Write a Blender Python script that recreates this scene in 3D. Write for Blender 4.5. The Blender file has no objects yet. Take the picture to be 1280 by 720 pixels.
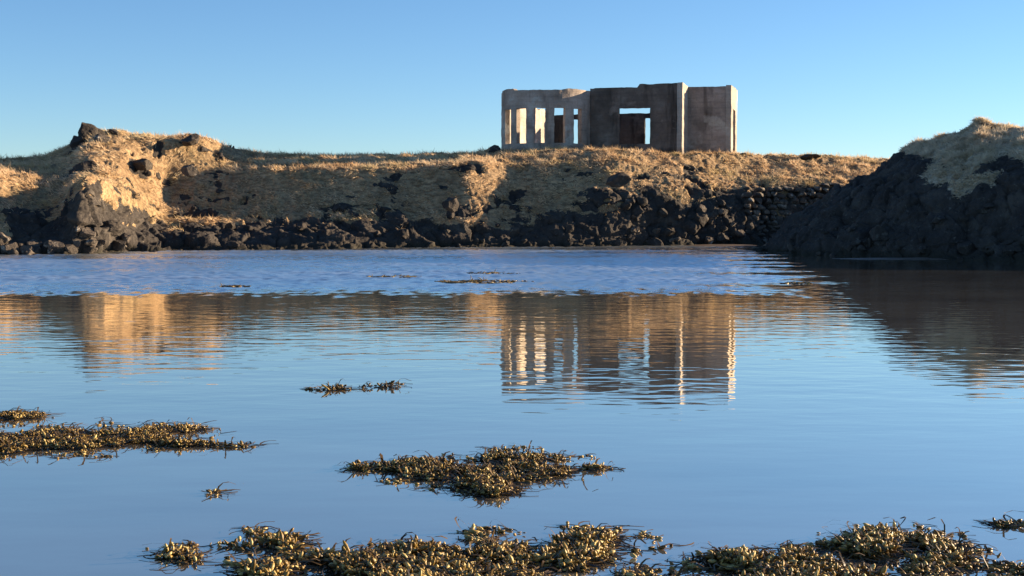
import bpy, math, random
import numpy as np
from mathutils import Vector

random.seed(7)
RNG = np.random.default_rng(7)
SC = bpy.context.scene
COL = SC.collection

# ------------------------------------------------------------ camera, sky, sun
EYE, FPX, HORIZON = 1.6, 1700.0, 265.0
PITCH = math.atan((360 - HORIZON) / FPX)
cam_data = bpy.data.cameras.new("camera")
cam_data.sensor_width = 36.0
cam_data.lens = FPX / 1280.0 * 36.0
cam_data.clip_start = 0.1
cam_data.clip_end = 9000
cam = bpy.data.objects.new("camera", cam_data)
COL.objects.link(cam)
cam.location = (0, 0, EYE)
cam.rotation_euler = (math.pi / 2 - PITCH, 0, 0)
SC.camera = cam

SUN_EL, SUN_S = math.radians(11.5), math.radians(19)      # SUN_S: angle from +X towards +Y
world = bpy.data.worlds.new("World")
SC.world = world
world.use_nodes = True
wn = world.node_tree
sky = wn.nodes.new("ShaderNodeTexSky")
sky.sky_type = 'NISHITA'
sky.sun_disc = False
sky.sun_elevation = SUN_EL
sky.sun_rotation = math.pi / 2 - SUN_S
sky.altitude = 0
sky.air_density = 0.8
sky.dust_density = 0.0
sky.ozone_density = 4.0
wn.links.new(sky.outputs[0], wn.nodes["Background"].inputs[0])
wn.nodes["Background"].inputs[1].default_value = 0.064
sun_data = bpy.data.lights.new("sun", 'SUN')
sun_data.energy = 5.0
sun_data.angle = math.radians(0.5)
sun_data.color = (1.0, 0.77, 0.51)
sun = bpy.data.objects.new("sun", sun_data)
COL.objects.link(sun)
sdir = Vector((math.cos(SUN_S) * math.cos(SUN_EL), math.sin(SUN_S) * math.cos(SUN_EL), math.sin(SUN_EL)))
sun.rotation_euler = sdir.to_track_quat('Z', 'Y').to_euler()
SC.view_settings.view_transform = 'Standard'
SC.view_settings.look = 'None'
SC.view_settings.exposure = 1.60
SC.view_settings.gamma = 1.0
SC.render.engine = 'CYCLES'

# ------------------------------------------------------------ helpers
def ray(px, py):
    """direction through a pixel of the 1280x720 photograph, scaled to unit Y"""
    px, py = np.asarray(px, float), np.asarray(py, float)
    c, s = math.cos(PITCH), math.sin(PITCH)
    dx, dy, dz = (px - 640), FPX * c + (360 - py) * s, -FPX * s + (360 - py) * c
    return dx / dy, dz / dy

def at(px, py, Y):
    rx, rz = ray(px, py)
    return np.stack([rx * Y, Y + 0 * rx, EYE + rz * Y], -1)

def on_water(px, py, z=0.0):
    rx, rz = ray(px, py)
    Y = (z - EYE) / rz
    return np.stack([rx * Y, Y, np.full_like(rx, z)], -1)

_perm = np.random.default_rng(3).permutation(512)
_perm = np.concatenate([_perm] * 4)
_grad = np.random.default_rng(5).normal(size=(512, 3))
_grad /= np.linalg.norm(_grad, axis=1)[:, None]

def _h(i, j, k):
    return _perm[_perm[_perm[i & 511] + (j & 511)] + (k & 511)] & 511

def perlin(p):
    i = np.floor(p).astype(int)
    f = p - i
    u = f * f * f * (f * (f * 6 - 15) + 10)
    out = 0
    for a in (0, 1):
        for b in (0, 1):
            for c in (0, 1):
                g = _grad[_h(i[..., 0] + a, i[..., 1] + b, i[..., 2] + c)]
                d = ((f - (a, b, c)) * g).sum(-1)
                w = (u[..., 0] if a else 1 - u[..., 0]) * (u[..., 1] if b else 1 - u[..., 1]) * (u[..., 2] if c else 1 - u[..., 2])
                out = out + w * d
    return out * 1.5

def fbm(p, octaves=4, gain=.5):
    s, a = 0, 1
    for o in range(octaves):
        s = s + a * perlin(p * 2 ** o + 17.3 * o)
        a *= gain
    return s

_r3 = np.random.default_rng(9).random((512, 3))
_rv = np.random.default_rng(10).random(512)
_rg = np.random.default_rng(11).normal(size=(512, 3))

def blocks(p, tilt=.6):
    """faceted cellular field: every cell is a tilted facet with its own height"""
    i0 = np.floor(p).astype(int)
    best = np.full(p.shape[:-1], 1e9)
    second = best.copy()
    val = np.zeros(p.shape[:-1])
    for a in (-1, 0, 1):
        for b in (-1, 0, 1):
            for c in (-1, 0, 1):
                i = i0 + (a, b, c)
                h = _h(i[..., 0], i[..., 1], i[..., 2])
                q = p - (i + _r3[h])
                d = (q * q).sum(-1)
                v = _rv[h] - .5 + tilt * (q * _rg[h]).sum(-1)
                m = d < best
                second = np.where(m, best, np.minimum(second, d))
                val = np.where(m, v, val)
                best = np.where(m, d, best)
    edge = np.clip((np.sqrt(second) - np.sqrt(best)) / .18, 0, 1)
    return val - .32 * (1 - edge)

def smooth1(a, sigma, axis):
    if sigma <= 0: return a
    r = int(sigma * 3 + 1)
    k = np.exp(-.5 * (np.arange(-r, r + 1) / sigma) ** 2)
    k /= k.sum()
    a = np.moveaxis(a, axis, 0)
    pad = np.concatenate([np.repeat(a[:1], r, 0), a, np.repeat(a[-1:], r, 0)])
    out = sum(k[n] * pad[n:n + len(a)] for n in range(2 * r + 1))
    return np.moveaxis(out, 0, axis)

def sstep(a, b, x):
    t = np.clip((x - a) / (b - a), 0, 1)
    return t * t * (3 - 2 * t)

def mesh(name, V, F, smooth=False, attrs=None):
    """F: list of int arrays (n,3) or (n,4)"""
    me = bpy.data.meshes.new(name)
    V = np.asarray(V, np.float32)
    F = [np.asarray(f, np.int32) for f in F if len(f)]
    loops = np.concatenate([f.ravel() for f in F])
    tot = np.concatenate([np.full(len(f), f.shape[1], np.int32) for f in F])
    start = np.concatenate([[0], np.cumsum(tot)[:-1]]).astype(np.int32)
    me.vertices.add(len(V)); me.vertices.foreach_set("co", V.ravel())
    me.loops.add(len(loops)); me.loops.foreach_set("vertex_index", loops)
    me.polygons.add(len(tot)); me.polygons.foreach_set("loop_start", start); me.polygons.foreach_set("loop_total", tot)
    me.polygons.foreach_set("use_smooth", np.full(len(tot), smooth))
    for k, v in (attrs or {}).items():
        at_ = me.attributes.new(k, 'FLOAT', 'POINT')
        at_.data.foreach_set("value", np.asarray(v, np.float32).ravel())
    me.update(calc_edges=True)
    me.validate()
    return me

def obj(name, me, mat=None, parent=None, loc=None):
    o = bpy.data.objects.new(name, me)
    COL.objects.link(o)
    if mat and not me.materials: me.materials.append(mat)
    if parent: o.parent = parent
    if loc is not None: o.location = loc
    return o

def tag(o, label=None, cat=None, group=None, kind=None):
    if label: o["label"] = label
    if cat: o["category"] = cat
    if group: o["group"] = group
    if kind: o["kind"] = kind
    return o

class NT:
    def __init__(s, name):
        s.m = bpy.data.materials.new(name); s.m.use_nodes = True
        s.t = s.m.node_tree; s.b = s.t.nodes["Principled BSDF"]
        s.pos = s.n("ShaderNodeNewGeometry").outputs["Position"]
    def n(s, typ, **kw):
        x = s.t.nodes.new(typ)
        for k, v in kw.items(): setattr(x, k, v)
        return x
    def l(s, a, b): s.t.links.new(a, b)
    def noise(s, scale, detail=5, rough=.55, vec=None, stretch=None, typ='FBM'):
        x = s.n("ShaderNodeTexNoise"); x.noise_type = typ
        x.inputs["Scale"].default_value = scale; x.inputs["Detail"].default_value = detail
        x.inputs["Roughness"].default_value = rough
        v = vec or s.pos
        if stretch:
            mp = s.n("ShaderNodeMapping"); mp.inputs["Scale"].default_value = stretch
            s.l(v, mp.inputs[0]); v = mp.outputs[0]
        s.l(v, x.inputs["Vector"])
        return x.outputs[0]
    def ramp(s, fac, stops, col=True):
        r = s.n("ShaderNodeValToRGB"); e = r.color_ramp.elements
        while len(e) < len(stops): e.new(.5)
        for k, (p, c) in enumerate(stops):
            e[k].position = p
            e[k].color = (*c, 1) if isinstance(c, tuple) else (c, c, c, 1)
        s.l(fac, r.inputs[0]); return r.outputs[0]
    def mix(s, fac, a, b, mode='MIX'):
        x = s.n("ShaderNodeMix", data_type='RGBA', blend_type=mode)
        for sock, v in ((x.inputs[0], fac), (x.inputs[6], a), (x.inputs[7], b)):
            if isinstance(v, (int, float)): sock.default_value = v
            elif isinstance(v, tuple): sock.default_value = (*v, 1)
            else: s.l(v, sock)
        return x.outputs[2]
    def math(s, op, a, b=0.0, c=0.0):
        x = s.n("ShaderNodeMath", operation=op)
        for k, v in enumerate((a, b, c)):
            if isinstance(v, (int, float)): x.inputs[k].default_value = v
            else: s.l(v, x.inputs[k])
        return x.outputs[0]
    def attr(s, name):
        return s.n("ShaderNodeAttribute", attribute_name=name).outputs["Fac"]
    def bump(s, h, strength, dist, normal=None):
        x = s.n("ShaderNodeBump"); s.l(h, x.inputs["Height"])
        if isinstance(strength, float): x.inputs["Strength"].default_value = strength
        else: s.l(strength, x.inputs["Strength"])
        x.inputs["Distance"].default_value = dist
        if normal: s.l(normal, x.inputs["Normal"])
        return x.outputs[0]
    def done(s, col, rough, normal=None, **kw):
        if isinstance(col, tuple): s.b.inputs["Base Color"].default_value = (*col, 1)
        else: s.l(col, s.b.inputs["Base Color"])
        if isinstance(rough, float): s.b.inputs["Roughness"].default_value = rough
        else: s.l(rough, s.b.inputs["Roughness"])
        if normal: s.l(normal, s.b.inputs["Normal"])
        for k, v in kw.items(): s.b.inputs[k.replace("_", " ")].default_value = v
        return s.m

# ------------------------------------------------------------ materials
def rock_colour(t):
    big = t.noise(1.1, 6, .6)
    fine = t.noise(7, 5, .6)
    c = t.ramp(big, [(.3, (.026, .022, .020)), (.55, (.050, .042, .036)), (.75, (.10, .082, .064))])
    return t.mix(t.ramp(fine, [(.60, 0.0), (.74, 1.0)]), c, (.13, .115, .095)), fine

def terrain_material(name, straw, brown, green):
    t = NT(name)
    rc, fine = rock_colour(t)
    g = t.ramp(t.noise(.55, 6, .62), [(.32, brown), (.5, straw), (.7, tuple(min(1, x * 1.2) for x in straw))])
    g = t.mix(t.ramp(t.noise(.22, 3), [(.52, 0.0), (.68, .7)]), g, green)
    g = t.mix(t.ramp(t.noise(5, 5, .7, stretch=(.6, 1, 1.4)), [(.42, 0.0), (.60, .8)]), g, tuple(x * .6 for x in brown))
    m = t.math('ADD', t.attr("rock"), t.math('MULTIPLY', t.math('SUBTRACT', t.noise(2.4, 6, .7), .5), 1.5))
    m = t.ramp(m, [(.42, 0.0), (.56, 1.0)])
    col = t.mix(m, g, rc)
    sepz = t.n("ShaderNodeSeparateXYZ"); t.l(t.pos, sepz.inputs[0])
    wet = t.ramp(t.math('ADD', sepz.outputs[2], t.math('MULTIPLY', t.math('SUBTRACT', t.noise(1.5, 4), .5), .35)), [(.08, 1.0), (.32, 0.0)])
    col = t.mix(wet, col, (.03, .026, .018))
    h = t.mix(m, t.noise(9, 6, .7), t.noise(5, 7, .7))
    return t.done(col, .9, t.bump(h, .8, .12), Specular_IOR_Level=.25)

M_BANK = terrain_material("bank_turf_and_basalt", (.44, .295, .16), (.23, .145, .075), (.32, .25, .125))  # turf colour darkened to stand for soil shade between the blades
M_HEAD = terrain_material("headland_turf_and_basalt", (.56, .45, .31), (.34, .265, .18), (.44, .37, .25))

def grass_material(name, a, b, c, green=(.42, .36, .16)):
    t = NT(name)
    col = t.ramp(t.attr("tint"), [(0, a), (.55, b), (1, c)])
    col = t.mix(t.ramp(t.noise(.45, 4, .6), [(.50, 0.0), (.66, .6)]), col, green)
    m = t.done(col, .75, Specular_IOR_Level=.2)
    tr = t.n("ShaderNodeBsdfTranslucent"); t.l(col, tr.inputs["Color"])
    mx = t.n("ShaderNodeMixShader"); mx.inputs[0].default_value = .35
    t.l(t.b.outputs[0], mx.inputs[1]); t.l(tr.outputs[0], mx.inputs[2])
    t.l(mx.outputs[0], t.t.nodes["Material Output"].inputs[0])
    return m
M_GRASS = grass_material("dry_grass_blades", (.29, .17, .08), (.66, .445, .245), (.82, .63, .41))
M_GRASS2 = grass_material("headland_grass_blades", (.40, .31, .20), (.68, .54, .37), (.80, .68, .50), (.56, .46, .30))

def rock_material(name, k=1.0, lichen=.2):
    t = NT(name)
    c, fine = rock_colour(t)
    c = t.mix(t.ramp(t.noise(3.3, 5, .6), [(.58, 0.0), (.66, lichen)]), c, (.34, .32, .28))
    c = t.mix(1.0, c, (k, k * .95, k * .88), 'MULTIPLY')
    return t.done(c, .88, t.bump(t.noise(6, 7, .7), .9, .10), Specular_IOR_Level=.3)
M_ROCK = rock_material("dark_basalt")
M_WALL = rock_material("grey_wall_stone", 1.7, .45)
M_ROCKB = rock_material("brown_basalt", 1.9, .5)

def concrete(name, dark, mid, light, stain_lo, stain_hi):
    t = NT(name)
    c = t.ramp(t.noise(.9, 7, .62), [(.3, dark), (.52, mid), (.72, light)])
    streak = t.noise(1.6, 5, .6, stretch=(1.0, 1.0, .16))
    c = t.mix(t.ramp(streak, [(stain_lo, 0.0), (stain_hi, .85)]), c, tuple(x * .35 for x in dark))
    patch = t.noise(.7, 4, .55, stretch=(1, 1, 1.3))
    c = t.mix(t.ramp(patch, [(.58, 0.0), (.64, .5)]), c, tuple(min(.5, x * 1.25) for x in light))
    boards = t.noise(1.0, 4, .6, stretch=(.5, .5, 7.0))
    c = t.mix(t.ramp(boards, [(.50, 0.0), (.66, .25)]), c, tuple(x * .6 for x in dark))
    sep = t.n("ShaderNodeSeparateXYZ"); t.l(t.pos, sep.inputs[0])
    low = t.math('ADD', sep.outputs[2], t.math('MULTIPLY', t.noise(2.2, 5, .65), -1.1))
    c = t.mix(t.ramp(t.math('SUBTRACT', low, 4.0), [(.1, .8), (.55, 0.0)]), c, tuple(x * .4 for x in dark))
    fine = t.noise(11, 5, .7)
    c = t.mix(t.ramp(fine, [(.3, .45), (.5, 0.0)]), c, dark)
    return t.done(c, .92, t.bump(t.mix(.5, fine, t.noise(3, 6, .7)), .6, .05), Specular_IOR_Level=.2)
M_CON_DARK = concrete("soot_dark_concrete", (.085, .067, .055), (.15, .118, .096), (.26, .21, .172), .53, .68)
M_CON_BOW = concrete("bow_grey_concrete", (.20, .160, .130), (.38, .312, .258), (.52, .43, .36), .52, .68)
M_CON_WING = concrete("wing_brown_concrete", (.15, .122, .102), (.32, .262, .222), (.45, .375, .32), .50, .66)
M_CON_BACK = concrete("shade_darkened_concrete", (.026, .027, .030), (.042, .042, .044), (.07, .068, .068), .50, .64)  # colour darkened to hold the back wall's shade against bounced light
M_CON_PALE = concrete("pale_concrete", (.25, .215, .18), (.38, .33, .28), (.47, .42, .36), .6, .78)  # paler concrete of the return, end and side walls

def water_material():
    t = NT("still_sea_water")
    sep = t.n("ShaderNodeSeparateXYZ"); t.l(t.pos, sep.inputs[0])
    Y = sep.outputs[1]
    ruff = t.attr("ruff")                                   # where the wind touches the water
    # heights in metres
    swell = t.noise(1.0, 2, .5, stretch=(.35, .9, 1))
    wave = t.noise(1.0, 2, .5, stretch=(1.7, 3.4, 1))
    mc = t.n('ShaderNodeMapRange'); mc.interpolation_type = 'SMOOTHSTEP'
    t.l(Y, mc.inputs[0])
    for k, v in enumerate((8.0, 15.0, .0012, .0055)): mc.inputs[k + 1].default_value = v
    calm = mc.outputs[0]
    h = t.math('ADD', t.math('MULTIPLY', swell, .0045), t.math('MULTIPLY', wave, calm))
    nrm = t.bump(h, 1.0, 1.0)
    rg = t.math('ADD', t.math('MULTIPLY', ruff, .32), .04)
    body = t.mix(t.ramp(t.noise(.35, 4, .6, stretch=(.6, 1, 1)), [(.45, 0.0), (.65, 1.0)]), (.19, .18, .165), (.12, .105, .095))
    m = t.done(body, 1.0, None, Specular_IOR_Level=0.0)
    gl = t.n("ShaderNodeBsdfGlossy", distribution='BECKMANN'); t.l(t.mix(ruff, (1.0, .96, .86), (1.0, 1.0, .96)), gl.inputs['Color'])
    t.l(rg, gl.inputs["Roughness"]); t.l(nrm, gl.inputs["Normal"])
    fr = t.n("ShaderNodeFresnel"); fr.inputs[0].default_value = 1.333; t.l(nrm, fr.inputs[1])
    mx = t.n("ShaderNodeMixShader"); t.l(t.math('MINIMUM', t.math('ADD', t.math('ADD', t.math('MULTIPLY', fr.outputs[0], .34), .66), t.math('MULTIPLY', ruff, .28)), 1.0), mx.inputs[0])
    g2 = t.n("ShaderNodeBsdfGlossy", distribution='MULTI_GGX'); g2.inputs["Color"].default_value = (.90, .98, 1.0, 1)
    t.l(rg, g2.inputs["Roughness"]); t.l(nrm, g2.inputs["Normal"])
    gm = t.n("ShaderNodeMixShader"); t.l(t.math('MULTIPLY', ruff, .5), gm.inputs[0])
    t.l(gl.outputs[0], gm.inputs[1]); t.l(g2.outputs[0], gm.inputs[2])
    t.l(t.b.outputs[0], mx.inputs[1]); t.l(gm.outputs[0], mx.inputs[2])
    t.l(mx.outputs[0], t.t.nodes["Material Output"].inputs[0])
    return m
M_WATER = water_material()

def weed_material():
    t = NT("bladder_wrack")
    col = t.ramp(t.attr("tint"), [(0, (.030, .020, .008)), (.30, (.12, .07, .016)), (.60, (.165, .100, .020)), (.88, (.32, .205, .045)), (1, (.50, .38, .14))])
    return t.done(col, .46, Specular_IOR_Level=.35)
M_WEED = weed_material()

def mud_material():
    t = NT("wet_sand")
    c = t.ramp(t.noise(1.2, 6, .6, stretch=(1, 3, 1)), [(.35, (.085, .062, .045)), (.6, (.17, .12, .085)), (.75, (.24, .18, .13))])
    return t.done(c, .45, t.bump(t.noise(6, 6, .65), .6, .03))
M_MUD = mud_material()

# ------------------------------------------------------------ water
def water():
    L = 4000.0
    xs = np.concatenate([-np.geomspace(L, 25, 24), np.arange(-24.9, 24.95, .065), np.geomspace(25, L, 24)])
    ys = np.concatenate([[-60, -20, 0, 6, 12, 18], np.arange(22, 62, .08), np.geomspace(62.1, L, 24)])
    X, Y = np.meshgrid(xs, ys, indexing='ij')
    p = np.stack([X, Y, 0 * X], -1)
    near = (np.abs(X) < 60) & (Y > 15) & (Y < 90)
    q = np.where(near[..., None], p, 0)
    edge = .8 * fbm(q * np.array([.06, .2, 1]), 3) + 1.9 * fbm(q * np.array([5.0, 1.0, 1]) + 7, 2) + .9 * fbm(q * np.array([1.2, .6, 1]) + 31, 2)
    ruff = sstep(25.6, 28.8, Y + edge)
    side = X - .16 * Y + 2.2 * fbm(q * np.array([.12, .5, 1]) + 3, 4)
    ruff = ruff * (1 - .93 * sstep(-.6, 2.2, side))
    ruff = ruff * (.70 + .45 * np.clip(.5 + fbm(q * np.array([.07, .28, 1]) + 21, 3), 0, 1))
    ruff = np.where(near, ruff, .7 * (Y > 30))
    w = perlin(q * np.array([2.6, 3.0, 1])) + .6 * perlin(q * np.array([4.8, 5.4, 1]) + 5)
    p[..., 2] = np.where(near, WAVE * ruff * w, 0)
    idx = np.arange(X.size).reshape(X.shape)
    F = np.stack([idx[:-1, :-1], idx[1:, :-1], idx[1:, 1:], idx[:-1, 1:]], -1).reshape(-1, 4)
    o = obj("water", mesh("water", p.reshape(-1, 3), [F], True, {"ruff": ruff.ravel()}), M_WATER)
    tag(o, "calm blue inlet reflecting the ruin and sky", kind="structure")
WAVE = .045
water()

# ------------------------------------------------------------ terrain sheets
class Sheet: pass

def terrain(name, label, table, cols, nodes_v, rock_node, mat, seed, rock_amp, patch_bias, back, setback=None):
    """table rows: px, [(py, depth)] per node; builds a grid sheet and returns it for scattering"""
    tp = np.array([r[0] for r in table], float)
    py = np.array([[n[0] for n in r[1]] for r in table], float)
    dy = np.array([[n[1] for n in r[1]] for r in table], float)
    K = py.shape[1]
    sb = setback(cols) if setback else 0 * cols
    part = (0, .3, .85, 1, 1, .0)
    P = []
    for k in range(K):
        P.append(at(cols, np.interp(cols, tp, py[:, k]), np.interp(cols, tp, dy[:, k]) + part[k] * sb))
    P = np.stack(P, 1)                                     # cols, nodes, 3
    under = P[:, 0] + np.array([0, -2.5, 0]); under[:, 2] = -.9
    P[:, 0, 2] = 0.0
    ends = []
    last = P[:, -1]
    for ddy, dz in back:
        e = last.copy(); e[:, 1] += ddy; e[:, 0] *= (e[:, 1] / last[:, 1]); e[:, 2] = np.maximum(last[:, 2] * 0 + dz, -.8) if dz < 0 else last[:, 2] - dz
        ends.append(e)
    P = np.concatenate([under[:, None], P] + [e[:, None] for e in ends], 1)
    v = np.concatenate([np.linspace(k, k + 1, n, endpoint=False) for k, n in enumerate(nodes_v)] + [[len(nodes_v)]])
    k0 = np.minimum(v.astype(int), P.shape[1] - 2); f = (v - k0)[None, :, None]
    G = P[:, k0] * (1 - f) + P[:, k0 + 1] * f
    G = smooth1(G, 5.0, 0)
    G = smooth1(G, 4.0, 1)
    du = np.gradient(G, axis=0); dv = np.gradient(G, axis=1)
    N = np.cross(du, dv); N /= np.linalg.norm(N, axis=-1)[..., None] + 1e-9
    N[N[..., 2] < 0] *= -1
    vv = np.broadcast_to(v[None], G.shape[:2])
    rn = np.interp(cols, tp, np.array([r[2] if len(r) > 2 else rock_node for r in table]))[:, None]
    q = G + seed
    rock = sstep(.45, -.45, vv - (rn + 1) + 1.25 * fbm(q * .5, 5))
    patches = sstep(.22, .42, fbm(q * np.array([.55, .55, .9]) + 40, 4) + patch_bias(G, vv))
    rock = np.maximum(rock, patches)
    ledge = sstep(.30, .46, fbm(q * np.array([.7, .7, 1.6]) + 90, 3)) * sstep(2.2, 2.6, vv)
    rock = rock * (1 - ledge * (1 if setback else 0))
    land = sstep(.3, 1.2, vv)
    disp = rock * land * (rock_amp * blocks(q * .85, .55) + 1.1 * rock_amp * fbm(q * .55 + 70, 3) + .38 * rock_amp * blocks(q * 2.1 + 9, .5) + .22 * rock_amp * fbm(q * 5, 4))
    flatness = .36
    soft = (1 - rock) * land * (.30 * flatness * fbm(q * .42 + 5, 3) + .10 * flatness * fbm(q * 1.5, 3) + .08 * np.abs(perlin(q * 3.3)))
    soft = soft + (1 - rock) * land * (.19 + .0 * vv) * (np.abs(perlin(q * np.array([.9, 1.1, 1.0]) + 60)) + .6 * np.abs(perlin(q * 2.1 + 12)) + .35 * np.abs(perlin(q * 3.9 + 31)))
    D = N * disp[..., None]
    D[..., 2] += soft
    D[..., 1] -= rock * land * .10
    G2 = G + D
    nu, nv = G2.shape[:2]
    idx = np.arange(nu * nv).reshape(nu, nv)
    F = np.stack([idx[:-1, :-1], idx[1:, :-1], idx[1:, 1:], idx[:-1, 1:]], -1).reshape(-1, 4)
    o = obj(name, mesh(name, G2.reshape(-1, 3), [F], True, {"rock": rock.ravel()}), mat)
    tag(o, label, kind="structure")
    s = Sheet(); s.G, s.N, s.rock, s.v, s.cols, s.base = G2, N, rock, v, cols, G
    return s

def prof(px, rows, off, node=None):
    ys = 2720.0 / (rows[0] - HORIZON)
    r = (px, [(p, ys + o) for p, o in zip(rows, off)])
    return r + ((node,) if node is not None else ())

O1 = (0, .5, 1.0, 1.9, 2.9, 13)
def ridge_at(Y, px, rows, node=None, off=O1):
    ys = 2720.0 / (rows[0] - HORIZON)
    o = list(off); o[5] = Y - ys
    return prof(px, rows, o, node)
bank_table = [
    prof(-900, (322, 312, 290, 265, 240, 222), O1),
    prof(-300, (321, 310, 290, 262, 236, 215), O1),
    ridge_at(64, -40, (319, 305, 288, 250, 222, 207), 1.7),
    ridge_at(64, 0, (318.5, 303, 286, 252, 225, 203), 1.8, (0, .6, 1.4, 3.6, 5.2, 0)),
    ridge_at(64, 30, (318.3, 303, 286, 253, 229, 201), 2.2, (0, .7, 1.8, 4.2, 5.6, 0)),
    ridge_at(64, 60, (318, 303, 287, 252, 234, 196), 2.6, (0, .8, 2.2, 4.4, 5.8, 0)),
    ridge_at(64, 84, (317.5, 300, 270, 248, 237, 186), 2.7, (0, .6, 1.5, 3.2, 5.4, 0)),
    ridge_at(64, 96, (317, 285, 246, 230, 235, 176), 2.5, (0, .1, .5, 1.1, 3.8, 0)),
    ridge_at(64, 108, (316.6, 280, 238, 219, 233, 166), 2.7, (0, .05, .4, 1.0, 3.5, 0)),
    ridge_at(64, 124, (316, 284, 248, 226, 230, 165), 2.6, (0, .1, .5, 1.2, 3.6, 0)),
    ridge_at(64, 145, (315, 290, 264, 240, 226, 164), 2.3, (0, .4, 1.0, 2.0, 4.2, 0)),
    ridge_at(64, 170, (314.5, 296, 276, 250, 225, 169), 2.0, (0, .6, 1.6, 3.0, 5.2, 0)),
    ridge_at(64, 205, (314, 295, 275, 252, 230, 171), 1.7),
    ridge_at(65, 235, (313.5, 293, 275, 250, 225, 170), 1.7),
    ridge_at(66, 262, (313, 292, 274, 248, 221, 176), 1.7),
    ridge_at(69, 300, (312.5, 292, 272, 244, 216, 190), 1.7),
    ridge_at(72, 340, (312, 292, 270, 240, 212, 196), 1.75),
    ridge_at(73, 420, (311, 290, 268, 238, 212, 196.5), 1.75),
    ridge_at(73, 520, (309.5, 288, 266, 236, 212, 195.5), 1.75),
    ridge_at(71, 590, (309, 285, 262, 232, 208, 194), 1.75),
    ridge_at(69.5, 650, (308.5, 285, 260, 230, 208, 190), 1.75),
    ridge_at(69.2, 710, (308, 282, 256, 228, 208, 188), 1.75),
    ridge_at(69.2, 760, (307.5, 282, 245, 222, 206, 189), 2.2),
    ridge_at(69.6, 800, (307, 280, 243, 222, 209, 192), 2.2),
    ridge_at(70.2, 850, (306.5, 280, 243, 228, 212, 194.5), 2.2),
    ridge_at(71.5, 900, (306, 275, 239, 229, 214, 194.5), 2.2, (0, .6, 1.3, 2.2, 4.2, 0)),
    ridge_at(74, 960, (305, 272, 238, 228, 214, 195.5), 2.0, (0, .3, .8, 1.6, 3.6, 0)),
    ridge_at(75, 1040, (304.5, 270, 236, 227, 215, 198), 2.0, (0, .3, .8, 1.6, 3.6, 0)),
    ridge_at(76, 1110, (304, 270, 236, 227, 216, 201), 2.0, (0, .3, .8, 1.6, 3.6, 0)),
    ridge_at(78, 1400, (304, 275, 242, 232, 222, 208), 2.0),
    ridge_at(80, 2200, (305, 280, 250, 240, 230, 220), 2.0),
]
cols = np.concatenate([np.linspace(-900, -60, 60, endpoint=False), np.linspace(-60, 1180, 1130, endpoint=False), np.linspace(1180, 2200, 110)])
def bank_patch(G, v):
    b = np.full(G.shape[:2], -.26)
    b = b + .25 * sstep(5.6, 4.0, v) * sstep(2.5, 3, v)                   # crags in the seaward slope
    px = 640 + FPX * G[..., 0] / G[..., 1]
    b = b + .25 * sstep(300, 240, px) * sstep(40, 120, px) * sstep(4.6, 5.2, v) * sstep(6.2, 5.7, v)
    b = b - .5 * sstep(5.0, 5.5, v) * sstep(300, 340, px)
    return b
bank = terrain("hillside", "tan dry grass bank above a dark rocky shore behind the inlet", bank_table, cols,
               [8, 26, 46, 46, 46, 66, 26, 8], 2.0, M_BANK, np.array([3.1, 7.7, 1.3]), .22, bank_patch,
               [(13, 0.12), (90, -.5)],
               # the scarp runs in two ribs, each set back at its left end and jutting forward at its right end
               lambda c: np.interp(c, [158, 208, 330, 588, 640, 768, 810], [0, 5.3, 3.9, .4, 1.4, .0, 0]))

O2 = (0, .3, 1.0, 2.3, 4.5, 7.2)
head_table = [
    prof(930, (314.2, 314.1, 314, 313.9, 313.8, 313.7), (0, .3, .6, .9, 1.2, 1.5), 5),
    prof(948, (315, 313.8, 313, 312.6, 312.3, 312), (0, .3, .7, 1.2, 1.8, 2.4), 5),
    prof(983, (316.5, 309, 300, 292, 285, 279), (0, .3, .8, 1.6, 2.8, 4.5), 6.5),
    prof(1020, (318.5, 305, 287, 270, 262, 257), O2, 6.5),
    prof(1047, (319.5, 302, 278, 257, 244, 235), O2, 6.5),
    prof(1080, (320.5, 302, 274, 246, 232, 222), O2, 6.3),
    prof(1105, (321.5, 300, 270, 237, 219, 205), O2, 5.8),
    prof(1134, (322.2, 299, 266, 231, 205, 185), O2, 4.6),
    prof(1146, (322.5, 298, 265, 231, 202, 180), O2, 4.0),
    prof(1161, (323, 298, 262, 229, 200, 181), O2, 3.4),
    prof(1185, (323.5, 298, 258, 214, 192, 173.5), O2, 3),
    prof(1207, (324, 298, 256, 210, 185, 165), O2, 3),
    prof(1222, (324.5, 298, 255, 208, 178, 151), O2, 3),
    prof(1233, (324.8, 298, 254, 207, 179, 154), O2, 3),
    prof(1242, (325, 298, 254, 206, 182, 162), O2, 3),
    prof(1280, (326, 298, 252, 200, 181, 162), O2, 3),
    prof(1450, (330, 300, 255, 205, 185, 168), O2, 3),
    prof(2400, (345, 320, 280, 240, 215, 200), O2, 3),
]
cols2 = np.concatenate([np.linspace(930, 1330, 420, endpoint=False), np.linspace(1330, 2400, 90)])
head = terrain("headland", "dark rocky headland with a grassy top at the right of the inlet", head_table, cols2,
               [8, 26, 50, 50, 50, 50, 20, 8], 2.0, M_HEAD, np.array([13.1, 2.7, 5.3]), .24,
               lambda G, v: np.full(G.shape[:2], -.42), [(5, 1.0), (16, -.6)])

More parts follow.
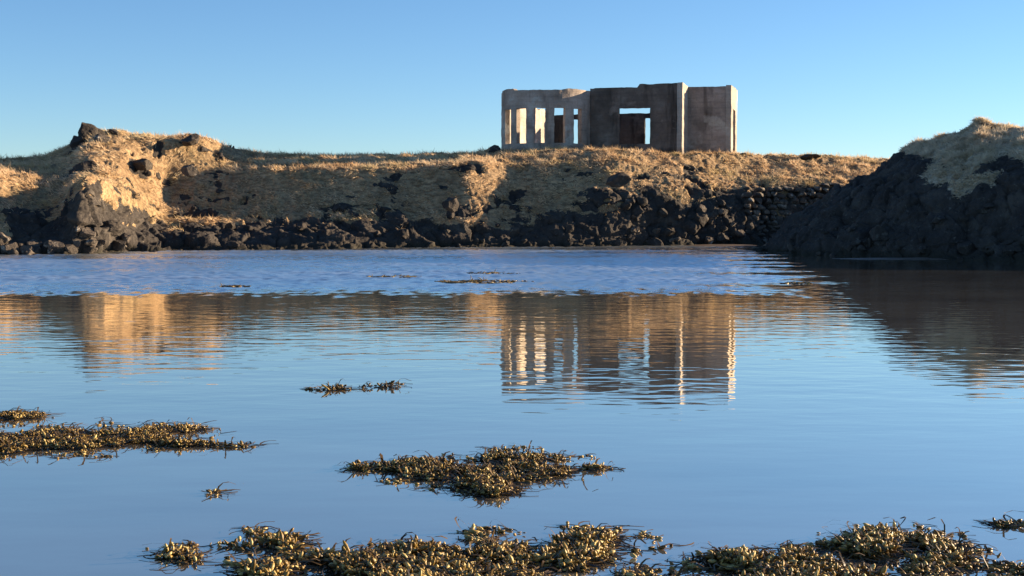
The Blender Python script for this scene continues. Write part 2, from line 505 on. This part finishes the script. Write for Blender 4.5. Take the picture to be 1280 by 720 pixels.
# low wet sand spit between the bank and the headland
def flat(name, pts, z, mat, label):
    pts = np.array(pts, float)
    P = on_water(pts[:, 0], pts[:, 1])
    n = len(P)
    c = P.mean(0)
    V, F = [], []
    rings = 7
    for r in range(rings):
        t = 1 - r / rings
        q = c + (P - c) * t
        q[:, 2] = -.06 + z * (1 - t ** 3) + .015 * perlin(q * 1.3)
        V.append(q)
    V = np.concatenate(V + [[c + (0, 0, z - .04)]])
    for r in range(rings - 1):
        for k in range(n):
            F.append((r * n + k, r * n + (k + 1) % n, (r + 1) * n + (k + 1) % n, (r + 1) * n + k))
    T = [((rings - 1) * n + k, (rings - 1) * n + (k + 1) % n, rings * n) for k in range(n)]
    return tag(obj(name, mesh(name, V, [F, T], True), mat), label, kind="structure")
def wavy(cx, cy, rx, ry, n=48, sd=0):
    a = np.linspace(0, 2 * np.pi, n, endpoint=False)
    k = 1 + .25 * perlin(np.stack([np.cos(a) * 1.6 + sd, np.sin(a) * 1.6, a * 0], -1))
    return np.stack([cx + rx * np.cos(a) * k, cy + ry * np.sin(a) * k], -1)
flat("mudflat", wavy(905, 306.8, 62, 2.1, sd=1), .10, M_MUD, "thin brown wet mud spit at the foot of the rocky bank")
flat("mudflat", wavy(905, 314.2, 70, 1.6, sd=4), .09, M_MUD, "thin grey mud strip off the tip of the dark headland")
flat("mudflat", wavy(1150, 323.5, 150, 1.5, sd=8), .09, M_MUD, "narrow pale mud edge along the foot of the headland")

# ------------------------------------------------------------ ruined house
A = math.radians(15)
U = np.array([math.cos(A), -math.sin(A)]); W = np.array([math.sin(A), math.cos(A)])
OY = 73.5
OO = np.array([ray(735, 150)[0] * OY, OY])
def solve_u(px, w):
    """distance along the facade at which a point w metres behind it stands in column px"""
    d = float(ray(px, 150)[0])
    # OO + u U + w W = (d Y, Y)
    b = OO + w * W
    return (d * b[1] - b[0]) / (U[0] - d * U[1])
ruin = bpy.data.objects.new("ruined_building", None)
COL.objects.link(ruin)
GZ = 4.35
ruin.location = (OO[0], OO[1], GZ)
ruin.rotation_euler = (0, 0, -A)
tag(ruin, "roofless grey concrete ruin with a rounded window bay on the grassy bank", "ruin")

def wall(name, path, top, holes, mat, thick=.28, z0=3.6, zn=8.3, step=.14, jit=.022):
    """path: (n,2) points in the house frame; holes: (s0, s1, zlo, zhi) in metres along the path"""
    path = np.asarray(path, float)
    seg = np.linalg.norm(np.diff(path, axis=0), axis=1)
    S = np.concatenate([[0], np.cumsum(seg)])
    Ln = S[-1]
    def lines(lo, hi, extra):
        g = list(np.linspace(lo, hi, max(2, int((hi - lo) / step) + 1)))
        ex = [e for e in extra if lo < e < hi]
        g = [x for x in g if x in (lo, hi) or all(abs(x - e) > step * .45 for e in ex)]
        return np.array(sorted(set(g + ex)))
    us = lines(0, Ln, [h[0] for h in holes] + [h[1] for h in holes])
    zs = lines(z0, zn, [h[2] for h in holes] + [h[3] for h in holes])
    zh = max([h[3] for h in holes if h[3] < zn] + [z0 + 1.2]) + .1
    cx = np.interp(us, S, path[:, 0]); cy = np.interp(us, S, path[:, 1])
    tx = np.gradient(cx, us); ty = np.gradient(cy, us)
    nl = np.hypot(tx, ty); nx, ny = ty / nl, -tx / nl                      # outward for a path that runs left to right
    tops = np.array([top(s) for s in us])
    solid = np.ones((len(us) - 1, len(zs) - 1), bool)
    uc, zc = (us[1:] + us[:-1]) / 2, (zs[1:] + zs[:-1]) / 2
    for a, b, c, d in holes:
        solid &= ~((uc[:, None] > a) & (uc[:, None] < b) & (zc[None] > c) & (zc[None] < d))
    nu, nz = len(us), len(zs)
    zz = np.where(zs[None] > zh, zh + (zs[None] - zh) * (tops[:, None] - zh) / (zn - zh), zs[None] + 0 * tops[:, None])
    V = np.zeros((2, nu, nz, 3))
    for s, o in ((0, thick / 2), (1, -thick / 2)):
        V[s, ..., 0] = (cx + nx * o)[:, None]; V[s, ..., 1] = (cy + ny * o)[:, None]; V[s, ..., 2] = zz
    for ax in range(3):
        V[..., ax] += jit * (fbm(V * 2.7 + 31 * ax + len(name), 3))
    V[..., 2] -= GZ
    idx = np.arange(2 * nu * nz).reshape(2, nu, nz)
    F = []
    for i in range(nu - 1):
        for j in range(nz - 1):
            if not solid[i, j]: continue
            q = lambda s: (idx[s, i, j], idx[s, i + 1, j], idx[s, i + 1, j + 1], idx[s, i, j + 1])
            f, b = q(0), q(1)
            F += [f, b[::-1]]
            if i == 0 or not solid[i - 1, j]: F.append((f[0], f[3], b[3], b[0]))
            if i == nu - 2 or not solid[i + 1, j]: F.append((f[1], b[1], b[2], f[2]))
            if j == 0 or not solid[i, j - 1]: F.append((f[0], b[0], b[1], f[1]))
            if j == nz - 2 or not solid[i, j + 1]: F.append((f[3], f[2], b[2], b[3]))
    me = mesh(name, V.reshape(-1, 3), [F])
    return obj(name, me, mat, ruin)

def ragged(base, amp, seed, steps=()):
    def f(s):
        z = base + amp * float(fbm(np.array([s * .8, seed, 0.]), 3)) + .5 * amp * float(perlin(np.array([s * 4, seed, 3.])))
        for a, b, d in steps:
            if a <= s < b: z += d
        return z
    return f

BR = 2.30
th = np.linspace(-math.pi / 2, math.pi / 2, 60)
bow_path = np.stack([-BR + BR * np.sin(th), -BR * np.cos(th)], -1)
holes = []
for deg in (-44, -19.5, 5, 30.5, 57):
    s = BR * (math.radians(deg) + math.pi / 2)
    holes.append((s - .285, s + .285, 5.22, 7.06))
wall("bow_wall", bow_path, ragged(8.0, .035, 2.2, [(1.1, 2.3, .10), (5.0, 9, .06)]), holes, M_CON_BOW)
DEPTH = 10.0
uR = solve_u(850, 0)
u1, u2 = solve_u(774, 0), solve_u(813, 0)
ustep = solve_u(795, 0)
wall("front_wall", [(.142, 0), (uR - .165, 0)], ragged(8.21, .045, 5.1, [(ustep, 99, .17)]), [(u1 - .142, u2 - .142, 5.22, 7.12)], M_CON_DARK)
RW = 2.2
wall("return_wall", [(uR, -.16), (uR, RW - .19)], ragged(8.40, .02, 8), [], M_CON_PALE)
uE = solve_u(911, RW)
wall("wing_wall", [(uR - .14, RW), (uE - .143, RW)], ragged(8.36, .02, 3), [], M_CON_WING)
wall("end_wall", [(uE, RW - .14), (uE, RW + 3.1)], ragged(8.40, .05, 6), [(1.0, 2.3, 4.3, 7.2)], M_CON_PALE)
wall("side_wall", [(-2 * BR, DEPTH), (-2 * BR, .02)], ragged(7.75, .12, 4), [], M_CON_PALE)
def bu(px): return solve_u(px, DEPTH) + 2 * BR
ub = bu(900)
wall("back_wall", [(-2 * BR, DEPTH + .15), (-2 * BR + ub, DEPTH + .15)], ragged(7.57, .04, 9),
     [(bu(712.5), bu(727), 5.1, 7.28), (bu(735), bu(768), 4.7, 9.9), (bu(806), bu(816), 5.1, 7.28), (bu(818), ub + 1, 4.6, 9.9)], M_CON_BACK)  # the two tall gaps, unseen from the front, are added to let sunlight in

# ------------------------------------------------------------ rocks
def rock_mesh(name, seed, subdiv=4, cuts=13, rough=.05):
    import bmesh
    bm = bmesh.new()
    bmesh.ops.create_icosphere(bm, subdivisions=subdiv, radius=1.0)
    V = np.array([v.co[:] for v in bm.verts])
    r = np.random.default_rng(seed)
    n = r.normal(size=(cuts, 3)); n /= np.linalg.norm(n, axis=1)[:, None]
    d = r.uniform(.42, .82, cuts)
    for k in range(cuts):
        e = np.maximum(0, V @ n[k] - d[k])
        V = V - e[:, None] * n[k]
    V = V * (1 + rough * 2.2 * fbm(V * 1.6 + seed * 7.1, 4)[:, None])
    V /= np.abs(V).max(0)
    for v, c in zip(bm.verts, V): v.co = c
    me = bpy.data.meshes.new(name)
    bm.to_mesh(me); bm.free()
    return me
ROCKS = [rock_mesh("rock", 100 + k) for k in range(9)]
ROCKS_B = [m.copy() for m in ROCKS[:5]]
for m in ROCKS: m.materials.append(M_ROCK)
for m in ROCKS_B: m.materials.append(M_ROCKB)

def put_rock(P, size, label, group=None, brown=False, name="rock", cat="rock", k=None, rz=None):
    me = random.choice(ROCKS_B if brown else ROCKS) if k is None else (ROCKS_B if brown else ROCKS)[k]
    o = bpy.data.objects.new(name, me); COL.objects.link(o)
    o.location = P
    o.scale = size if isinstance(size, tuple) else (size * random.uniform(.8, 1.3), size * random.uniform(.7, 1.1), size * random.uniform(.55, .95))
    o.rotation_euler = (random.uniform(-.35, .35), random.uniform(-.35, .35), random.uniform(0, 6.28) if rz is None else rz)
    return tag(o, label, cat, group)

def sheet_point(s, px, v):
    i = int(np.argmin(np.abs(s.cols - px))); j = int(np.argmin(np.abs(s.v - v)))
    return s.G[i, j]

# named boulders
B = "boulder"
def lift(p, dz): return (p[0], p[1], p[2] + dz)
p = at(110, 173, 63.3); put_rock(p, (.78, .8, .84), "large craggy dark boulder crowning the summit of the left hill", name=B, cat=B, k=0, rz=.4)
p = at(99, 182, 62.8); put_rock(p, (.48, .45, .46), "smaller dark boulder against the left foot of the summit boulder", name=B, cat=B, k=3, rz=1.0)
p = at(126, 180, 62.6); put_rock(p, (.52, .5, .48), "brown knob of rock low on the right side of the summit boulder", name=B, cat=B, k=2, brown=True)
p = at(141, 165, 63.8); put_rock(p, (.34, .4, .24), "small rock on the skyline just right of the summit boulder", name=B, cat=B, k=4)
p = at(237, 175.5, 64.6); put_rock(p, (.55, .5, .26), "low dark outcrop on the right shoulder of the left hill", name=B, cat=B, k=6, rz=2.1)
p = at(237, 212, 60.5); put_rock(p, (.30, .35, .34), "pale lichened rock with a sunlit face in the gully below the left hill", name=B, cat=B, k=1, brown=True)
p = at(110, 200, 61.5); put_rock(p, (.35, .4, .28), "pale topped rock on the grass below the summit boulder", name=B, cat=B, k=0, brown=True)
p = at(180, 206, 61.9); put_rock(p, (.62, .6, .30), "long dark crag in the hollow of the left hill", name=B, cat=B, k=6, rz=.2)
p = at(617, 189, 70.0); put_rock(p, (.50, .5, .26), "low dark boulder on the skyline at the left corner of the ruin", name=B, cat=B, k=7, rz=.6)
p = at(488, 196, 72.6); put_rock(p, (.32, .3, .16), "small pale rock on the skyline midway along the bank", name=B, cat=B, k=2, brown=True)
p = at(1008, 198, 74.0); put_rock(p, (.80, .5, .17), "low dark heap on the skyline to the right of the ruin", name=B, cat=B, k=8, rz=0)
p = at(928, 194, 73.0); put_rock(p, (.30, .4, .14), "small dark stone in the grass at the right corner of the ruin", name=B, cat=B, k=4)
p = at(565, 256, 61.3); put_rock(p, (.50, .5, .36), "dark block of rock jutting from the shaded grass slope left of centre", name=B, cat=B, k=3, rz=.5)
p = at(773, 224, 62.6); put_rock(p, (.52, .5, .38), "dark boulder on the grassy bank below the large window of the ruin", name=B, cat=B, k=1, rz=.3)
p = at(1232, 158, 52.0); put_rock(p, (.26, .3, .16), "brown stone beside the peak of the headland", name=B, cat=B, k=2, brown=True)

def scatter(s, n, pxr, vr, sizes, label, group, brown=0.0, zmax=9, sink=.25):
    for _ in range(n):
        px = random.uniform(*pxr); v = random.uniform(*vr)
        P = sheet_point(s, px, v)
        sz = random.uniform(*sizes) * random.choice((.7, 1, 1, 1.35))
        put_rock((P[0], P[1] - .05, P[2] + sz * .2), sz, label, group, random.random() < brown)
scatter(bank, 26, (-10, 98), (1.02, 2.2), (.12, .34), "brown rubble stone on the shore at the far left", "rubble on the far left shore", .75)
scatter(bank, 18, (98, 160), (1.0, 2.3), (.14, .36), "rough rock at the foot of the sunlit spur below the left hill", "rocks at the foot of the spur", .6)
scatter(bank, 22, (165, 780), (1.0, 1.4), (.08, .22), "dark shore rock at the waterline below the shaded bank", "rocks at the waterline of the bank", .05)
scatter(bank, 14, (200, 740), (1.6, 3.2), (.14, .32), "dark rock bedded in the shaded slope of the bank", "rocks in the slope of the bank", .0)
scatter(bank, 46, (770, 955), (1.05, 2.9), (.14, .38), "angular rock in the tumbled scree below the ruin", "scree below the ruin", .22)
scatter(head, 26, (965, 1290), (1.0, 1.6), (.08, .26), "dark rock at the foot of the headland", "rocks at the foot of the headland", .03)
scatter(head, 16, (1000, 1290), (1.8, 3.0), (.14, .34), "dark crag block on the face of the headland", "crag blocks on the headland", .0)

# ------------------------------------------------------------ dry stone wall, one mesh
def stone_wall():
    V, F, n = [], [], 0
    r = np.random.default_rng(21)
    base = rock_mesh("stone", 300, 2, 9, .02)
    bv = np.array([v.co[:] for v in base.vertices]); bf = np.array([p_.vertices[:] for p_ in base.polygons])
    protos = []
    for k in range(6):
        m = rock_mesh("stone", 300 + k, 2, 9, .02); protos.append(np.array([v.co[:] for v in m.vertices])); bpy.data.meshes.remove(m)
    bpy.data.meshes.remove(base)
    z = .15
    row = 0
    while z < 3.05:
        hgt = r.uniform(.20, .36)
        px = 930 + r.uniform(0, 6) + max(0, (1.2 - z)) * 6
        while px < 1085:
            w = r.uniform(.28, .62)
            ysh = np.interp(px, [900, 960, 1040, 1110], [66.3, 68.0, 68.9, 69.7])
            Y = ysh + .05 + z * .17 + r.uniform(-.10, .08)
            x = (px - 640) / FPX * Y
            lim = np.interp(px, [930, 960, 1040, 1085], [2.7, 2.9, 3.0, 3.0]) + r.uniform(-.15, .1)
            if z < lim:
                q = protos[r.integers(6)] * (w * .56, .28, hgt * .6)
                a = r.uniform(-.12, .12)
                q = np.stack([q[:, 0] * math.cos(a) - q[:, 2] * math.sin(a), q[:, 1], q[:, 0] * math.sin(a) + q[:, 2] * math.cos(a)], -1)
                V.append(q + (x, Y, z + r.uniform(-.04, .04))); F.append(bf + n); n += len(q)
            px += w * .98 / Y * FPX
        z += hgt * .95
    o = obj("dry_stone_wall", mesh("dry_stone_wall", np.concatenate(V), [np.concatenate(F)]), M_WALL)
    tag(o, "rough dark dry stone retaining wall between the scree and the headland", "stone wall")
stone_wall()

# ------------------------------------------------------------ grass
def grass(name, s, n, pxr, vr, lens, mat, label, seed, tone=0.0):
    r = np.random.default_rng(seed)
    i0 = np.searchsorted(s.cols, pxr[0]); i1 = min(np.searchsorted(s.cols, pxr[1]), len(s.cols) - 2)
    j0 = np.searchsorted(s.v, vr[0]); j1 = min(np.searchsorted(s.v, vr[1]), len(s.v) - 2)
    G = s.G
    a = G[i0:i1, j0:j1]; b = G[i0 + 1:i1 + 1, j0:j1]; c = G[i0:i1, j0 + 1:j1 + 1]
    area = np.linalg.norm(np.cross(b - a, c - a), axis=-1)
    clump = fbm(a * np.array([1.7, 1.2, 1.7]) + seed, 3)
    wgt = area * sstep(.85, .3, s.rock[i0:i1, j0:j1]) * (.35 + sstep(-.35, .35, clump)) * np.clip(1.5 - (a[..., 1] - 60) * .015, .5, 1.6)
    ridge = sstep(5.2, 6.0, s.v[j0:j1])[None]
    cdf = np.cumsum(wgt.ravel()); cdf /= cdf[-1]
    k = np.searchsorted(cdf, r.random(n)); ii, jj = np.unravel_index(np.minimum(k, wgt.size - 1), wgt.shape)
    f, g = r.random(n)[:, None], r.random(n)[:, None]
    A0 = a[ii, jj]
    P = A0 + (b[ii, jj] - A0) * f + (c[ii, jj] - A0) * g
    cl = clump[ii, jj]
    ln = r.uniform(*lens, n) * (1 + .9 * np.clip(cl, -.5, .8))
    lean = np.stack([-.55 + .55 * r.normal(size=n), -.55 + .45 * r.normal(size=n), np.full(n, .62) + .22 * r.normal(size=n)], -1)
    lean[:, :2] += .5 * np.stack([perlin(P * .9 + 3), perlin(P * .9 + 50)], -1)
    st = 1 - s.N[i0:i1, j0:j1][ii, jj][:, 2]
    lean[:, 2] -= 1.9 * st; lean[:, 1] -= .5 * st
    ln *= 1 - .35 * np.clip(st * 3, 0, 1)
    lean /= np.linalg.norm(lean, axis=1)[:, None]
    side = r.normal(size=(n, 3)); side -= (side * lean).sum(1)[:, None] * lean
    side /= np.linalg.norm(side, axis=1)[:, None]
    wd = r.uniform(.010, .022, n)[:, None]
    P = P - (0, 0, .03)
    tip = P + lean * ln[:, None]; tip[:, 2] -= .12 * ln
    V = np.stack([P - side * wd, P + side * wd, tip], 1).reshape(-1, 3)
    tint = np.clip(.70 + tone +   .45 * cl + .5 * fbm(P * .35 + 77, 3) + .55 * perlin(P * np.array([.9, 1.4, 1.4]) + 11) + .2 * r.normal(size=n), 0, 1)  # tint noise also paints the shade of folds and gaps among the tufts
    F = np.arange(3 * n).reshape(-1, 3)
    o = obj(name, mesh(name, V, [F], False, {"tint": np.repeat(tint, 3)}), mat)
    return tag(o, label, kind="stuff", cat="grass")
grass("grass", bank, 450000, (-60, 1150), (1.9, 7.35), (.14, .34), M_GRASS, "dry tan tussock grass covering the bank and hill around the ruin", 4)
grass("grass", head, 90000, (1000, 1330), (2.2, 6.9), (.12, .30), M_GRASS2, "dull dry grass on top of the dark headland", 5)

# ------------------------------------------------------------ seaweed
def seaweed(label, blobs, n, size=(.026, .046), mound=.07, seed=0, gate=.0, ribbons=.5, tone=0.0, group=None, lie=False):
    """blobs: (cx, cy, rx, ry) ellipses in photo pixels laid out on the water, turned into metres here"""
    r = np.random.default_rng(seed + 50)
    wts = np.array([b[2] * b[3] for b in blobs], float); wts /= wts.sum()
    pick = r.choice(len(blobs), n * 3, p=wts)
    bb = np.array(blobs, float)[pick]
    rad = 1.12 * r.random(n * 3) ** .56; an = r.random(n * 3) * 2 * np.pi
    stray = r.random(n * 3) < .13
    rad = np.where(stray, r.uniform(.85, 1.42, n * 3), rad)
    px = bb[:, 0] + bb[:, 2] * rad * np.cos(an); py = bb[:, 1] + bb[:, 3] * rad * np.sin(an)
    Wp = on_water(px, py)
    nz = fbm(Wp * np.array([4.0, 3.0, 1]) + seed, 3) + .55 * perlin(Wp * np.array([15.0, 11.0, 1]) + seed)
    keep = np.where(stray, nz > .18, nz - 1.0 * rad ** 2.5 > gate - .42)
    Wp, rad, nz = Wp[keep][:n], rad[keep][:n], nz[keep][:n]
    n = len(Wp)
    lay = r.random(n)
    mound *= .44
    z = .004 + mound * np.clip(1.05 - rad ** 2 + .5 * nz, .02, 1.4) * lay
    Wp[:, 2] = z
    # pods: pointed, slightly bent spindles
    d = np.stack([r.normal(size=n), r.normal(size=n) * .8 - .15, np.abs(r.normal(size=n)) * .55 + .25 * (lay > .6) - .15], -1)
    flatw = rad > .8
    d[flatw | lie, 2] *= .15
    d /= np.linalg.norm(d, axis=1)[:, None]
    s1 = np.cross(d, (0.1, .2, 1)); s1 /= np.linalg.norm(s1, axis=1)[:, None]
    s2 = np.cross(d, s1)
    ln = r.uniform(*size, n) * np.exp(.25 * r.normal(size=n) - .1); wd = np.minimum(ln * r.uniform(.14, .28, n), .0105)
    V = []
    sides = 6
    bend = s1 * (ln * r.normal(size=n) * .12)[:, None]
    V.append(Wp[:, None])
    for t, k in ((.25, .75), (.6, 1.0), (.85, .6)):
        for q in range(sides):
            a = 2 * np.pi * q / sides
            V.append((Wp + d * (ln * t)[:, None] + bend * t * t + (s1 * math.cos(a) + s2 * math.sin(a)) * (wd * k)[:, None])[:, None])
    V.append((Wp + d * ln[:, None] + bend)[:, None])
    V = np.concatenate(V, 1); m = V.shape[1]
    T, Q = [], []
    for q in range(sides):
        q2 = (q + 1) % sides
        T += [(0, 1 + q2, 1 + q), (m - 1, 1 + 2 * sides + q, 1 + 2 * sides + q2)]
        for e in (0, 1): Q.append((1 + e * sides + q, 1 + e * sides + q2, 1 + (e + 1) * sides + q2, 1 + (e + 1) * sides + q))
    base = (np.arange(n) * m)[:, None, None]
    T = (np.array(T)[None] + base).reshape(-1, 3); Q = (np.array(Q)[None] + base).reshape(-1, 4)
    tint = np.clip(.70 + tone + .28 * r.normal(size=n) + .3 * nz - .35 * (lay < .35), 0, 1)  # pods low in the pile are coloured darker, painting the shade between them
    Vs = [V.reshape(-1, 3)]; Fs = [T, Q]; Ts = [np.repeat(tint, m)]
    # stems and flat fronds
    nr = int(n * ribbons)
    if nr:
        pk = r.integers(0, n, nr)
        P0 = Wp[pk].copy(); P0[:, 2] = .004 + mound * .8 * lay[pk] * r.random(nr) * (rad[pk] < .85)
        a = r.random(nr) * 2 * np.pi
        L_ = r.uniform(.06, .17, nr); curv = r.normal(size=nr) * .9
        up = np.where(r.random(nr) < (0 if lie else .10), r.uniform(.01, .07, nr), r.uniform(-.01, .012, nr))
        pts = []
        steps = 5
        for k in range(steps):
            t = k / (steps - 1)
            aa = a + curv * t
            c = P0 + np.stack([np.cos(aa), np.sin(aa), 0 * aa], -1) * (L_ * t)[:, None] + np.stack([0 * a, 0 * a, up * math.sin(2.4 * t)], -1)
            c[:, 2] = np.maximum(c[:, 2], .003)
            sd = np.stack([-np.sin(aa), np.cos(aa), .3 * np.ones(nr)], -1) * (r.uniform(.002, .0065, nr)[:, None] * (1.2 - .5 * t))
            pts += [c - sd, c + sd]
        R = np.stack(pts, 1); off = len(Vs[0])
        fq = np.array([(2 * k, 2 * k + 2, 2 * k + 3, 2 * k + 1) for k in range(steps - 1)])
        Fs.append((fq[None] + (np.arange(nr) * 2 * steps)[:, None, None] + off).reshape(-1, 4))
        Vs.append(R.reshape(-1, 3)); Ts.append(np.repeat(np.clip(.15 + .15 * r.normal(size=nr), 0, 1), 2 * steps))
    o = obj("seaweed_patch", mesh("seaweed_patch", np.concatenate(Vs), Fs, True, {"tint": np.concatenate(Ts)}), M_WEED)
    return tag(o, label, "seaweed", group)

seaweed("large golden bladder wrack mat in the foreground, the widest of the floating patches",
        [(560, 705, 190, 24), (440, 712, 130, 20), (330, 722, 70, 12), (690, 690, 110, 26), (600, 740, 260, 30), (350, 683, 45, 12), (740, 676, 50, 12), (520, 690, 60, 12)],
        8500, (.024, .048), .06, 1, .10, .8, .06)
seaweed("golden brown wrack mound in the bottom right foreground",
        [(1115, 690, 90, 24), (1000, 704, 110, 14), (920, 706, 55, 11), (1060, 735, 180, 28), (1170, 700, 45, 18), (1095, 678, 40, 14)], 6000, (.026, .050), .085, 2, .04, .8, .03)
seaweed("heart shaped wrack patch floating alone in the middle of the water",
        [(560, 588, 92, 15), (650, 583, 75, 17), (690, 587, 55, 9), (605, 604, 52, 13), (615, 617, 28, 8), (450, 586, 10, 3), (485, 584, 22, 4), (738, 586, 18, 3)], 4300, (.02, .036), .055, 3, .04, .8, -.03)
seaweed("long brown wrack raft reaching in from the left edge of the water",
        [(60, 552, 120, 15), (150, 547, 90, 14), (-40, 556, 110, 15), (225, 538, 45, 6), (235, 556, 50, 5)], 6500, (.018, .034), .05, 4, .0, .6, -.08)
seaweed("trailing strands at the right tip of the long left wrack raft", [(285, 558, 34, 3)], 50, (.02, .036), .012, 5, -.5, 1.2, -.2)
seaweed("short wrack patch at the left edge behind the long raft", [(12, 522, 40, 6), (-40, 523, 60, 7), (50, 521, 18, 3)], 1500, (.018, .034), .045, 6, .0, .6, -.08)
seaweed("thin dark strand of weed afloat left of the ruin's reflection", [(408, 487, 24, 2), (425, 486, 14, 3)], 60, (.03, .05), .03, 7, -.5, 1.2, -.25)
seaweed("small upright sprig of weed at the right end of the thin strand", [(487, 483, 17, 3.0), (455, 485, 8, 1)], 46, (.03, .05), .06, 8, -.5, 1.2, -.25)
seaweed("loose scatter of weed bits left of the golden foreground mat", [(225, 690, 34, 9), (212, 697, 20, 5), (320, 668, 14, 7), (290, 684, 40, 5), (235, 700, 40, 8)], 190, (.022, .038), .015, 9, -.12, .8, .05)
seaweed("tiny weed clump alone in the water below the long left raft", [(267, 617, 9, 3)], 26, (.018, .03), .012, 10, -.6, .5, -.2)
seaweed("weed bits at the right edge beside the wrack mound", [(1262, 712, 24, 8), (1252, 702, 14, 4), (1300, 712, 30, 8)], 130, (.024, .042), .03, 12, -.4, .6, .0)
seaweed("few floating weed tips at the right edge above the wrack mound", [(1258, 656, 20, 3)], 60, (.024, .04), .012, 11, -.9, 1.0, -.15)
for k, (cx, cy, rx, ry, n, lab) in enumerate([
        (598, 352.5, 48, 1.6, 800, "long thin dark weed streak far out on the ruffled water"),
        (492, 346.0, 32, 1.1, 150, "short thin dark weed streak left of the long far streak"),
        (618, 341.5, 30, .9, 110, "faint thin weed streak just beyond the long far streak"),
        (292, 358.0, 15, .9, 90, "tiny dark weed streak far out on the left of the water"),
        (997, 354.0, 16, .8, 80, "tiny dark weed streak far out in front of the headland")]):
    seaweed(lab, [(cx, cy, rx, ry)], n, (.07, .15), .010, 30 + k, -.9, .8, -.3, lie=True)
